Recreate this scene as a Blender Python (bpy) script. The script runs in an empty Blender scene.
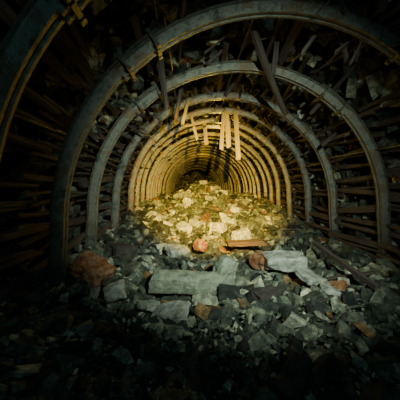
import bpy, bmesh, math, random
import numpy as np
from mathutils import Vector, Matrix, noise, Euler
random.seed(7); rng=np.random.default_rng(7)
S=bpy.context.scene
R=2.2; CZ=0.85
# ---------------------------------------------------------------- materials
def newmat(name):
    m=bpy.data.materials.new(name); m.use_nodes=True
    nt=m.node_tree; b=nt.nodes['Principled BSDF']
    return m,nt,b
def noise_node(nt,scale,detail=6,rough=.6,vec=None):
    n=nt.nodes.new('ShaderNodeTexNoise'); n.inputs['Scale'].default_value=scale
    n.inputs['Detail'].default_value=detail; n.inputs['Roughness'].default_value=rough
    if vec: nt.links.new(vec,n.inputs['Vector'])
    return n
def ramp(nt,fac,stops):
    r=nt.nodes.new('ShaderNodeValToRGB'); nt.links.new(fac,r.inputs[0])
    e=r.color_ramp.elements
    e[0].position,e[0].color=stops[0][0],(*stops[0][1],1)
    e[1].position,e[1].color=stops[-1][0],(*stops[-1][1],1)
    for p,c in stops[1:-1]:
        x=e.new(p); x.color=(*c,1)
    return r
def bump(nt,b,h,strength,dist=.02):
    bp=nt.nodes.new('ShaderNodeBump'); bp.inputs['Strength'].default_value=strength
    bp.inputs['Distance'].default_value=dist
    nt.links.new(h,bp.inputs['Height']); nt.links.new(bp.outputs[0],b.inputs['Normal'])
def mul(nt,a,b_):
    m=nt.nodes.new('ShaderNodeMix'); m.data_type='RGBA'; m.blend_type='MULTIPLY'
    m.inputs[0].default_value=1
    nt.links.new(a,m.inputs[6]); nt.links.new(b_,m.inputs[7]); return m.outputs[2]
def rockmat(name,stops=None,attr=True,rough=.75):
    m,nt,b=newmat(name)
    g=nt.nodes.new('ShaderNodeNewGeometry')
    n=noise_node(nt,11,10,.75,g.outputs['Position'])
    n2=noise_node(nt,38,8,.75,g.outputs['Position'])
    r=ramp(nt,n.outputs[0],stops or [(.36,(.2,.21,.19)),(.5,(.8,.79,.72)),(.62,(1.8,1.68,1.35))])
    if attr:
        a=nt.nodes.new('ShaderNodeAttribute'); a.attribute_name='Col'
        nt.links.new(mul(nt,r.outputs[0],a.outputs['Color']),b.inputs['Base Color'])
    else: nt.links.new(r.outputs[0],b.inputs['Base Color'])
    b.inputs['Roughness'].default_value=rough
    bump(nt,b,n2.outputs[0],.9,.035)
    return m
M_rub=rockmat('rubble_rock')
M_shell=rockmat('tunnel_rock',[(.3,(.02,.024,.024)),(.5,(.06,.065,.06)),(.7,(.15,.155,.135))],False,.85)
M_pale=rockmat('pale_stone',[(.36,(.2,.2,.16)),(.48,(.56,.54,.45)),(.64,(.9,.85,.73))],False,.65)
M_grn=rockmat('green_grey_stone',[(.36,(.17,.19,.14)),(.5,(.42,.43,.32)),(.64,(.66,.64,.47))],False,.65)
M_rust=rockmat('ochre_stained_stone',[(.36,(.14,.05,.03)),(.48,(.52,.19,.07)),(.64,(.66,.45,.32))],False,.75)
M_dark=rockmat('dark_stone',[(.3,(.03,.025,.022)),(.5,(.09,.07,.06)),(.7,(.17,.135,.11))],False,.75)
def steel():
    m,nt,b=newmat('weathered_arch_steel')
    g=nt.nodes.new('ShaderNodeNewGeometry')
    n=noise_node(nt,4,10,.78,g.outputs['Position']); n2=noise_node(nt,50,5,.65,g.outputs['Position'])
    r=ramp(nt,n.outputs[0],[(.36,(.04,.04,.034)),(.49,(.21,.20,.16)),(.55,(.14,.10,.065)),(.68,(.26,.14,.065))])
    nt.links.new(r.outputs[0],b.inputs['Base Color'])
    b.inputs['Metallic'].default_value=.45; b.inputs['Roughness'].default_value=.33
    bump(nt,b,n2.outputs[0],.7,.014); return m
M_steel=steel()
def wood(name,stops,sc=(1,1,1)):
    m,nt,b=newmat(name)
    a=nt.nodes.new('ShaderNodeAttribute'); a.attribute_name='Grain'
    mp=nt.nodes.new('ShaderNodeMapping'); mp.inputs['Scale'].default_value=(2,40,40)
    nt.links.new(a.outputs['Vector'],mp.inputs[0])
    n=noise_node(nt,1,6,.6,mp.outputs[0])
    r=ramp(nt,n.outputs[0],stops); nt.links.new(r.outputs[0],b.inputs['Base Color'])
    b.inputs['Roughness'].default_value=.8; bump(nt,b,n.outputs[0],.6,.01); return m
M_lag=wood('old_lagging_timber',[(.3,(.04,.03,.026)),(.5,(.12,.085,.07)),(.7,(.22,.165,.135))])
M_wood=wood('broken_timber',[(.3,(.2,.13,.04)),(.5,(.42,.31,.11)),(.7,(.65,.52,.22))])
M_red=wood('rust_stained_board',[(.3,(.06,.035,.02)),(.5,(.16,.085,.05)),(.7,(.3,.2,.12))])
# ---------------------------------------------------------------- helpers
def mkmesh(name,V,F,mat,col=None,grain=None,smooth=False):
    me=bpy.data.meshes.new(name); me.from_pydata([tuple(v) for v in V],[],F)
    if col is not None:
        a=me.color_attributes.new('Col','FLOAT_COLOR','POINT'); a.data.foreach_set('color',np.asarray(col,dtype=np.float32).ravel())
    if grain is not None:
        a=me.attributes.new('Grain','FLOAT_VECTOR','POINT'); a.data.foreach_set('vector',np.asarray(grain,dtype=np.float32).ravel())
    me.materials.append(mat); me.update()
    if smooth: me.polygons.foreach_set('use_smooth',[True]*len(me.polygons))
    o=bpy.data.objects.new(name,me); S.collection.objects.link(o); return o
templates=[]
for i in range(30):
    bm=bmesh.new()
    if i%2==0:   # slabby/blocky
        for k in range(8):
            c=[(1 if k&(1<<j) else -1)*random.uniform(.55,1) for j in range(3)]
            for q in range(2): bm.verts.new([c[j]*random.uniform(.75,1) for j in range(3)])
    else:
        for k in range(random.randint(8,14)):
            v=Vector([random.gauss(0,1) for _ in range(3)]).normalized()*random.uniform(.75,1.1); bm.verts.new(v)
    r=bmesh.ops.convex_hull(bm,input=bm.verts)
    dead=[v for v in bm.verts if not v.link_faces]
    for v in dead: bm.verts.remove(v)
    bmesh.ops.dissolve_limit(bm,angle_limit=.2,verts=bm.verts,edges=bm.edges)
    bm.verts.index_update()
    templates.append((np.array([v.co[:] for v in bm.verts]),[[v.index for v in f.verts] for f in bm.faces])); bm.free()
class Rocks:
    def __init__(s): s.V=[];s.F=[];s.C=[];s.n=0
    def add(s,loc,size,color,flat=True):
        v,f=random.choice(templates)
        sc=np.array([random.uniform(.75,1.6),random.uniform(.5,1),random.uniform(.25,.7)])*size
        t=.5 if flat else 3
        Rm=np.array(Euler((random.gauss(0,t),random.gauss(0,t),random.uniform(0,6.28)),'XYZ').to_matrix())
        s.V.append((v*sc)@Rm.T+np.array(loc)); s.F+= [[k+s.n for k in q] for q in f]
        s.C.append(np.tile([*color,1],(len(v),1))); s.n+=len(v)
    def build(s,name,mat): return mkmesh(name,np.vstack(s.V),s.F,mat,np.vstack(s.C))
def rockcol(far=False):
    u=random.random(); k=random.uniform(.6,1.4)
    if u<.42: c=(.12,.135,.115)
    elif u<.62: c=(.24,.25,.205)
    elif u<.75: c=(.60,.58,.48)
    elif u<.96: c=(.05,.055,.05)
    else: c=(.30,.17,.08)
    if far: c=[q*1.1 for q in c]
    return [min(.8,q*k) for q in c]
class Sticks:
    def __init__(s): s.V=[];s.F=[];s.G=[];s.n=0
    def add(s,a,b,w,h,sides=6,bend=.01,seg=4,up=(0,0,1)):
        a=Vector(a);b=Vector(b);d=(b-a);L=d.length;d.normalize()
        u=Vector(up)
        if abs(d.dot(u))>.95:u=Vector((1,0,0))
        x=d.cross(u).normalized(); z=x.cross(d)
        off=random.uniform(0,50); ph=random.uniform(0,6.28)
        bd=random.gauss(0,bend)
        base=s.n
        for i in range(seg+1):
            t=i/seg; c=a.lerp(b,t)+z*(bd*math.sin(math.pi*t))*L
            for k in range(sides):
                an=2*math.pi*(k+.5)/sides
                if sides==4: cx,cz=[(1,1),(-1,1),(-1,-1),(1,-1)][k]
                else: cx,cz=math.cos(an),math.sin(an)
                j=random.uniform(.82,1.12)
                e=d*random.uniform(-.05,.05) if i in(0,seg) else Vector()
                p=c+x*cx*w*.5*j+z*cz*h*.5*j+e
                s.V.append(p); s.G.append((t*L+off,cx*w+off,cz*h))
        for i in range(seg):
            for k in range(sides):
                q=base+i*sides; k2=(k+1)%sides
                s.F.append([q+k,q+k2,q+sides+k2,q+sides+k])
        s.F.append([base+k for k in range(sides)][::-1]); s.F.append([base+seg*sides+k for k in range(sides)])
        s.n+=sides*(seg+1)
    def build(s,name,mat): return mkmesh(name,s.V,s.F,mat,None,s.G)
# ---------------------------------------------------------------- floor height
def ss(a,b,x):
    t=max(0,min(1,(x-a)/(b-a))); return t*t*(3-2*t)
def H(x,y):
    h=-.04+.10*noise.noise((x*1.1,y*1.1,3))+.06*noise.noise((x*3,y*3,7))
    h+=.24*ss(.9,2.3,-x)*(1-ss(7,10,y))
    m=ss(4.0,11.5,y)
    h+=m*(.62+.58*math.exp(-((x+.05)/.8)**2))
    h+=.22*noise.noise((x*1.6,y*.9,13))*m
    h-=.25*ss(12.5,16,y)
    h+=2.2*ss(23.0,32,y)
    return h
L0,L1=-2,35
nx,ny=50,270
V=[];F=[]
for j in range(ny+1):
    y=L0+(L1-L0)*j/ny
    for i in range(nx+1):
        x=-3.1+6.2*i/nx; V.append((x,y,H(x,y)-.05))
for j in range(ny):
    for i in range(nx):
        a=j*(nx+1)+i; F.append([a,a+1,a+nx+2,a+nx+1])
mkmesh('floor',V,F,M_shell)
V=[];F=[];na=72;nyy=210
for j in range(nyy+1):
    y=L0+(L1-L0)*j/nyy
    for i in range(na):
        a=2*math.pi*i/na
        r=R+.62+.28*noise.fractal((math.cos(a)*2.4,math.sin(a)*2.4,y*1.1),1,2,4)
        V.append((r*math.cos(a),y,CZ+r*math.sin(a)*(1 if math.sin(a)>0 else .75)))
for j in range(nyy):
    for i in range(na):
        F.append([j*na+i,j*na+(i+1)%na,(j+1)*na+(i+1)%na,(j+1)*na+i])
F.append(list(range(na))); F.append([nyy*na+i for i in range(na)])
mkmesh('wall_rock_tunnel',V,F,M_shell)
# ---------------------------------------------------------------- steel arches
prof=[(-.085,.115),(-.06,.115),(-.037,.025),(.037,.025),(.06,.115),(.085,.115),(.085,.092),(.075,.088),(.05,0),(.022,0),(.015,.014),(-.015,.014),(-.022,0),(-.05,0),(-.075,.088),(-.085,.092)]
def sweep(path,V,F,Y,off=0,sc=1):
    n0=len(V);m=len(prof)
    for (x,z,nx_,nz_) in path:
        for (py,pn) in prof:
            k=pn*sc+off; V.append((x+nx_*k,Y+py*sc,z+nz_*k))
    for i in range(len(path)-1):
        for k in range(m):
            k2=(k+1)%m; F.append([n0+i*m+k,n0+i*m+k2,n0+(i+1)*m+k2,n0+(i+1)*m+k])
    F.append([n0+k for k in range(m)]); F.append([n0+(len(path)-1)*m+k for k in range(m)][::-1])
def boxat(V,F,c,ax,ay,az,dx,dy,dz):
    n=len(V); c=Vector(c)
    for s1 in(-1,1):
        for s2 in(-1,1):
            for s3 in(-1,1): V.append(tuple(c+ax*dx*s1+ay*dy*s2+az*dz*s3))
    for q in([0,1,3,2],[4,6,7,5],[0,4,5,1],[2,3,7,6],[0,2,6,4],[1,5,7,3]): F.append([n+k for k in q])
def arcpts(a0,a1,r,n=40):
    return [(r*math.cos(a),CZ+r*math.sin(a),math.cos(a),math.sin(a)) for a in [a0+(a1-a0)*i/n for i in range(n+1)]]
archY=[1.68,2.6,3.82,5.15,6.35,7.4,8.3,9.1,9.85,10.6,11.4,12.2,13.0,13.9,14.8,15.7,16.7,17.7,18.8,20,21.2,22.5,24,25.6,27.3,29]
JX=[.18,.18,.03,0,.02]; JZ=[-.02,-.08,-.09,-.06,0]
for i,Y in enumerate(archY):
    V=[];F=[]
    d=math.radians(random.uniform(38,46)); d2=d+math.radians(14)
    right=[(R+.07,-.45,1,0.03)]+[(R+.045,.2,1,.03)]+arcpts(0,d2,R,24)
    left=[(-p[0],p[1],-p[2],p[3]) for p in right]
    sc=1.05 if i<5 else .95
    sweep(right,V,F,0,0,sc); sweep([(p[0],p[1],p[2],p[3]) for p in left][::-1],V,F,0,0,sc)
    sweep(arcpts(d,math.pi-d,R,44),V,F,0,off=-.032,sc=.98*sc)
    for sgn in(1,-1):
        for a in(d+.04,d2-.04):
            er=Vector((sgn*math.cos(a),0,math.sin(a))); et=Vector((-sgn*math.sin(a),0,math.cos(a))); ey=Vector((0,1,0))
            c=Vector((sgn*R*math.cos(a),0,CZ+R*math.sin(a)))
            boxat(V,F,c+er*.135,et,ey,er,.03,.115,.012)
            boxat(V,F,c+er*-.042,et,ey,er,.02,.06,.012)
            for sy in(-1,1):
                boxat(V,F,c+ey*sy*.108+er*.05,et,ey,er,.012,.012,.1)
                boxat(V,F,c+ey*sy*.108+er*-.035,et,ey,er,.022,.02,.018)
                boxat(V,F,c+ey*sy*.09+er*-.02,et,ey,er,.026,.03,.008)
    o=mkmesh('steel_arch',V,F,M_steel)
    jx=JX[i] if i<5 else random.uniform(-.06,.06); jz=JZ[i] if i<5 else random.uniform(-.07,.04)
    o.location=(jx,Y,jz)
    o.rotation_euler=(random.uniform(-.025,.025),0,random.uniform(-.03,.03))
st=Sticks()
for i in range(len(archY)-1):
    for a in (22,62,90,118,158):
        a=math.radians(a+random.uniform(-2,2)); r=R+.08
        st.add((r*math.cos(a),archY[i],CZ+r*math.sin(a)),(r*math.cos(a),archY[i+1],CZ+r*math.sin(a)),.03,.03,6,0,2)
st.build('tie_rod_set',M_steel)
# ---------------------------------------------------------------- lagging
lg=Sticks()
Ys=[-.2]+archY
for i in range(len(Ys)-1):
    y0,y1=Ys[i],Ys[i+1]
    a=-.35
    while a<math.pi+.35:
        side=abs(a-math.pi/2)
        dens=.9 if side>.85 else (.5 if y0>4.5 else .3)
        w=random.uniform(.05,.12)
        if random.random()<dens:
            r=R+.15+random.uniform(0,.07); a2=a+random.gauss(0,.03 if side>.85 else .07)
            r2=r+random.uniform(-.03,.08)
            e0=random.uniform(.03,.2);e1=random.uniform(.03,.2)
            lg.add((r*math.cos(a),y0-e0,CZ+r*math.sin(a)),(r2*math.cos(a2),y1+e1,CZ+r2*math.sin(a2)),w,w*random.uniform(.5,1),random.choice([4,6,7]),.012)
        a+=w/R+random.uniform(.006,.045)
lg.build('timber_lagging',M_lag)
bs=Sticks()
for k in range(75):
    Y=random.uniform(1.5,8); sgn=random.choice([-1,-1,1]); a=math.pi/2+sgn*random.uniform(0,1.1)
    r=R+.25; p=Vector((r*math.cos(a),Y,CZ+r*math.sin(a)))
    L=random.uniform(.25,.6)
    inn=Vector((-math.cos(a),random.gauss(0,.9),-math.sin(a)))*.45+Vector((random.gauss(0,.5),0,-.25))
    q=p+inn.normalized()*L
    if math.hypot(q.x,q.z-CZ)<R-.2: q=p+(q-p)*.55
    bs.add(p,q,random.uniform(.03,.08),random.uniform(.02,.05),random.choice([4,6]),.02)
bs.build('splintered_lagging',M_lag)
rk=Rocks()
for k in range(7000):
    Y=-.5+22*random.random()**1.4; a=random.uniform(-.3,math.pi+.3)
    s=random.uniform(.05,.26)
    r=R+.26+s*.5+random.uniform(0,.22)
    c=[q*1.15 for q in rockcol()]
    rk.add((r*math.cos(a),Y,CZ+r*math.sin(a)),s,c,False)
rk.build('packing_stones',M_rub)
# ---------------------------------------------------------------- rubble floor
rb=Rocks()
for k in range(17000):
    Y=.5+29*random.random()**1.7; x=random.uniform(-2.35,2.35)
    u=random.random()
    if Y<2.2: s=.02+.10*u**3
    elif Y<6: s=.025+.15*u**3.4
    else: s=.035+.2*u**3
    z=H(x,Y)+s*.12
    if (x/2.45)**2+((z-CZ)/2.45)**2>1: continue
    rb.add((x,Y,z),s,rockcol(Y>6))
for k in range(22000):
    Y=.6+10*random.random()**1.3; x=random.uniform(-2.3,2.3)
    rb.add((x,Y,H(x,Y)+.015),random.uniform(.01,.035),rockcol())
for k in range(170):
    Y=random.uniform(1.9,5.4); x=random.uniform(-1.8,2)
    s=random.uniform(.035,.11)
    if abs(x+.8)<.45 and 2.1<Y<2.75: continue
    rb.add((x,Y,H(x,Y)+s*.5),s,random.choice([(.55,.54,.46),(.4,.41,.34),(.3,.31,.26),(.1,.105,.095)]),False)
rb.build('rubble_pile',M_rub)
ds=Sticks()
for k in range(45):
    Y=random.uniform(2,10); x=random.uniform(-2,2); an=random.uniform(0,6.28); L=random.uniform(.2,.6)
    z=H(x,Y)+.05
    dx,dy=math.cos(an)*L/2,math.sin(an)*L/2
    ds.add((x-dx,Y-dy,max(z,H(x-dx,Y-dy)+.02)),(x+dx,Y+dy,H(x+dx,Y+dy)+random.uniform(.02,.12)),random.uniform(.02,.05),random.uniform(.015,.03),4,.01)
ds.build('timber_debris',M_lag)
# ---------------------------------------------------------------- hero blocks
def block(name,loc,dims,rot,mat,rough=.035,seed=0,taper=0,knocks=5,bev=.07):
    rr=random.Random(seed)
    bm=bmesh.new(); bmesh.ops.create_cube(bm,size=1)
    bmesh.ops.bevel(bm,geom=bm.edges[:],offset=bev,segments=1,affect='EDGES')
    bmesh.ops.subdivide_edges(bm,edges=bm.edges[:],cuts=5,use_grid_fill=True)
    for _ in range(knocks):
        n=Vector([rr.choice([-1,1])*rr.uniform(.4,1) for _ in range(3)]).normalized()
        d=rr.uniform(.56,.72)
        for v in bm.verts:
            e=v.co.dot(n)-d
            if e>0: v.co-=n*e
    for v in bm.verts:
        c=v.co.copy()
        k=1-taper*(c.x+.5); c.y*=k; c.z*=k
        p=Vector((c.x*dims[0],c.y*dims[1],c.z*dims[2]))
        nn=noise.noise_vector(p*5+Vector((seed*7.3,0,0)))*rough+noise.noise_vector(p*17+Vector((seed*3.3,0,0)))*rough*.5
        v.co=p+nn
    bmesh.ops.triangulate(bm,faces=bm.faces[:])
    me=bpy.data.meshes.new(name); bm.to_mesh(me); bm.free(); me.materials.append(mat)
    o=bpy.data.objects.new(name,me); S.collection.objects.link(o)
    z=H(loc[0],loc[1])+loc[2]
    o.location=(loc[0],loc[1],z); o.rotation_euler=[math.radians(q) for q in rot]
    return o
# long rounded block with broken ends
def longblock(name,loc,L,rad,rot,mat,seed):
    V=[];F=[];n=18;m=16
    for i in range(m+1):
        t=i/m
        for k in range(n):
            a=2*math.pi*k/n
            sq=1/max(abs(math.cos(a)),abs(math.sin(a)))**.6
            r=rad*sq*(1-.08*t)
            p=Vector((L*(t-.5),r*math.cos(a),r*.92*math.sin(a)))
            if i in(0,m): p.x+=(.03*noise.noise((a*2,seed,i))+(.02*math.sin(a)))
            p+=noise.noise_vector(p*6+Vector((seed,0,0)))*.010+noise.noise_vector(p*19+Vector((seed,3,0)))*.006
            V.append(p)
    for i in range(m):
        for k in range(n):
            F.append([i*n+k,i*n+(k+1)%n,(i+1)*n+(k+1)%n,(i+1)*n+k])
    for b0 in(0,m*n):
        c=sum((V[b0+k] for k in range(n)),Vector())/n; ci=len(V); V.append(c+Vector((.01,0,0)))
        for k in range(n): F.append([b0+k,b0+(k+1)%n,ci])
    o=mkmesh(name,V,F,mat); o.location=(loc[0],loc[1],H(loc[0],loc[1])+loc[2]); o.rotation_euler=[math.radians(q) for q in rot]
longblock('long_stone_block',(-.82,2.56,.20),.68,.115,(12,1,-5),M_grn,3)
block('stone_slab',(-.92,2.18,.09),(.36,.2,.06),(20,-14,-30),M_pale,.02,2)
block('stone_slab',(-1.12,2.34,.07),(.26,.16,.07),(-8,18,40),M_pale,.025,3)
block('stone_boulder',(-.33,3.0,.2),(.24,.22,.36),(5,18,20),M_grn,.04,4)
block('stone_boulder',(.54,3.3,.28),(.54,.3,.2),(6,-5,-8),M_pale,.03,5,0,3)
block('stone_boulder',(.3,3.5,.2),(.26,.24,.2),(0,-15,30),M_rust,.04,25,0,3)
block('stone_slab',(.72,2.95,.15),(.34,.26,.06),(14,10,25),M_pale,.03,6)
block('stone_slab',(.78,2.6,.12),(.2,.14,.07),(-8,14,-25),M_pale,.03,26)
block('stone_boulder',(-1.80,2.7,.17),(.36,.26,.2),(8,28,-15),M_rust,.05,7)
block('stone_boulder',(-1.5,2.45,.08),(.2,.18,.14),(0,-20,10),M_pale,.04,8)
block('stone_boulder',(-.58,4.1,.26),(.18,.18,.2),(0,20,20),M_rust,.05,9)
block('stone_boulder',(-.95,4.1,.14),(.34,.25,.16),(6,8,30),M_pale,.05,10)
block('stone_boulder',(-.13,1.42,.05),(.26,.2,.24),(10,-20,30),M_dark,.05,11)
block('stone_slab',(.1,2.6,.05),(.36,.2,.1),(3,-4,20),M_dark,.04,12)
block('stone_boulder',(.12,4.3,.16),(.26,.22,.2),(0,10,10),M_dark,.05,13)
block('stone_boulder',(.3,5.0,.18),(.36,.26,.22),(0,-10,35),M_pale,.05,14)
block('stone_boulder',(-1.75,3.6,.12),(.32,.3,.22),(0,15,50),M_dark,.05,15)
block('stone_slab',(.95,2.8,.06),(.26,.18,.1),(10,-12,-30),M_rust,.03,16)
block('stone_boulder',(-1.45,1.95,.03),(.2,.18,.12),(10,12,60),M_dark,.04,17)
for k in range(18):
    y=random.uniform(5.5,11.5); x=random.uniform(-1.2,.9)
    block('stone_boulder',(x,y,.1),(random.uniform(.25,.45),random.uniform(.2,.3),random.uniform(.12,.25)),(random.uniform(-15,15),random.uniform(-25,25),random.uniform(0,180)),random.choice([M_pale,M_grn,M_dark]),.05,30+k)
def timber(name,a,b,w,h,mat,sides=4,bend=.0,seg=5,up=(0,0,1)):
    s=Sticks(); s.add(a,b,w,h,sides,bend,seg,up); return s.build(name,mat)
timber('fallen_board',(-.15,4.05,.24),(.45,3.95,.28),.18,.07,M_red)
timber('fallen_plank',(1.23,3.9,.28),(1.12,2.4,.18),.06,.05,M_lag)
for (x,y,z0,z1,w,l) in [(.04,6.22,3.0,2.05,.09,-.05),(.19,6.2,3.0,2.12,.11,.03),(.42,6.2,3.0,1.86,.11,.04),(-.62,6.2,2.9,2.3,.07,.1),(-.85,5.0,2.9,2.4,.06,-.08),(-.30,7.2,3.0,2.35,.10,.04)]:
    timber('hanging_plank',(x-l,y+.06,z0),(x+l*.5,y-.05,z1),w,.045,M_wood,up=(0,1,0))
timber('dislodged_timber',(-.9,5.9,2.55),(-.3,6.2,2.75),.07,.05,M_wood)
for (a,b,w) in [((-.12,2.95,3.25),(1.0,4.6,2.5),.11),((.0,3.1,3.3),(.55,4.2,2.8),.07),((1.55,3.3,2.9),(1.35,4.3,2.45),.08),((-1.15,3.3,3.0),(-1.1,3.9,2.35),.09),((-.85,4.4,3.1),(-1.0,4.6,2.4),.08)]:
    timber('dislodged_timber',a,b,w,w*.8,M_lag,6,.01)
# ---------------------------------------------------------------- lights
def spot(name,loc,tgt,e,col,size,blend,rad=.04):
    l=bpy.data.lights.new(name,'SPOT'); l.energy=e; l.color=col; l.spot_size=math.radians(size); l.spot_blend=blend; l.shadow_soft_size=rad
    o=bpy.data.objects.new(name,l); S.collection.objects.link(o); o.location=loc
    o.rotation_euler=(Vector(tgt)-Vector(loc)).to_track_quat('-Z','Y').to_euler(); return o
spot('warm_headlamp',(-.3,.1,2.0),(-.15,8,.8),8500,(1,.66,.05),41,1)
spot('cool_torch',(.2,.0,2.05),(-.05,4,1.0),700,(.74,.98,.82),77,1)
def point(name,loc,e,col,rad=.12):
    l=bpy.data.lights.new(name,'POINT'); l.energy=e; l.color=col; l.shadow_soft_size=rad
    o=bpy.data.objects.new(name,l); S.collection.objects.link(o); o.location=loc
point('warm_fill',(.2,7.85,2.8),60,(1,.66,.06))  # added unseen fill, warms inner arch faces and the pile
point('warm_fill',(.0,14.3,2.6),22,(1,.62,.05))  # second added fill, dimly lights the far end
point('dim_teal_fill',(-.3,-.6,2.2),17,(.36,.9,1.0))  # added fill behind the camera, lifts nearest arch and dark edges
w=bpy.data.worlds.new('World'); S.world=w; w.use_nodes=True
w.node_tree.nodes['Background'].inputs[0].default_value=(.01,.03,.035,1)
# ---------------------------------------------------------------- camera
c=bpy.data.cameras.new('camera'); c.lens=22.5; c.sensor_width=36; c.clip_start=.02
co=bpy.data.objects.new('camera',c); S.collection.objects.link(co)
co.location=(-.75,0,1.2); co.rotation_euler=(math.radians(90-3.4),0,math.radians(-2.3))
S.camera=co
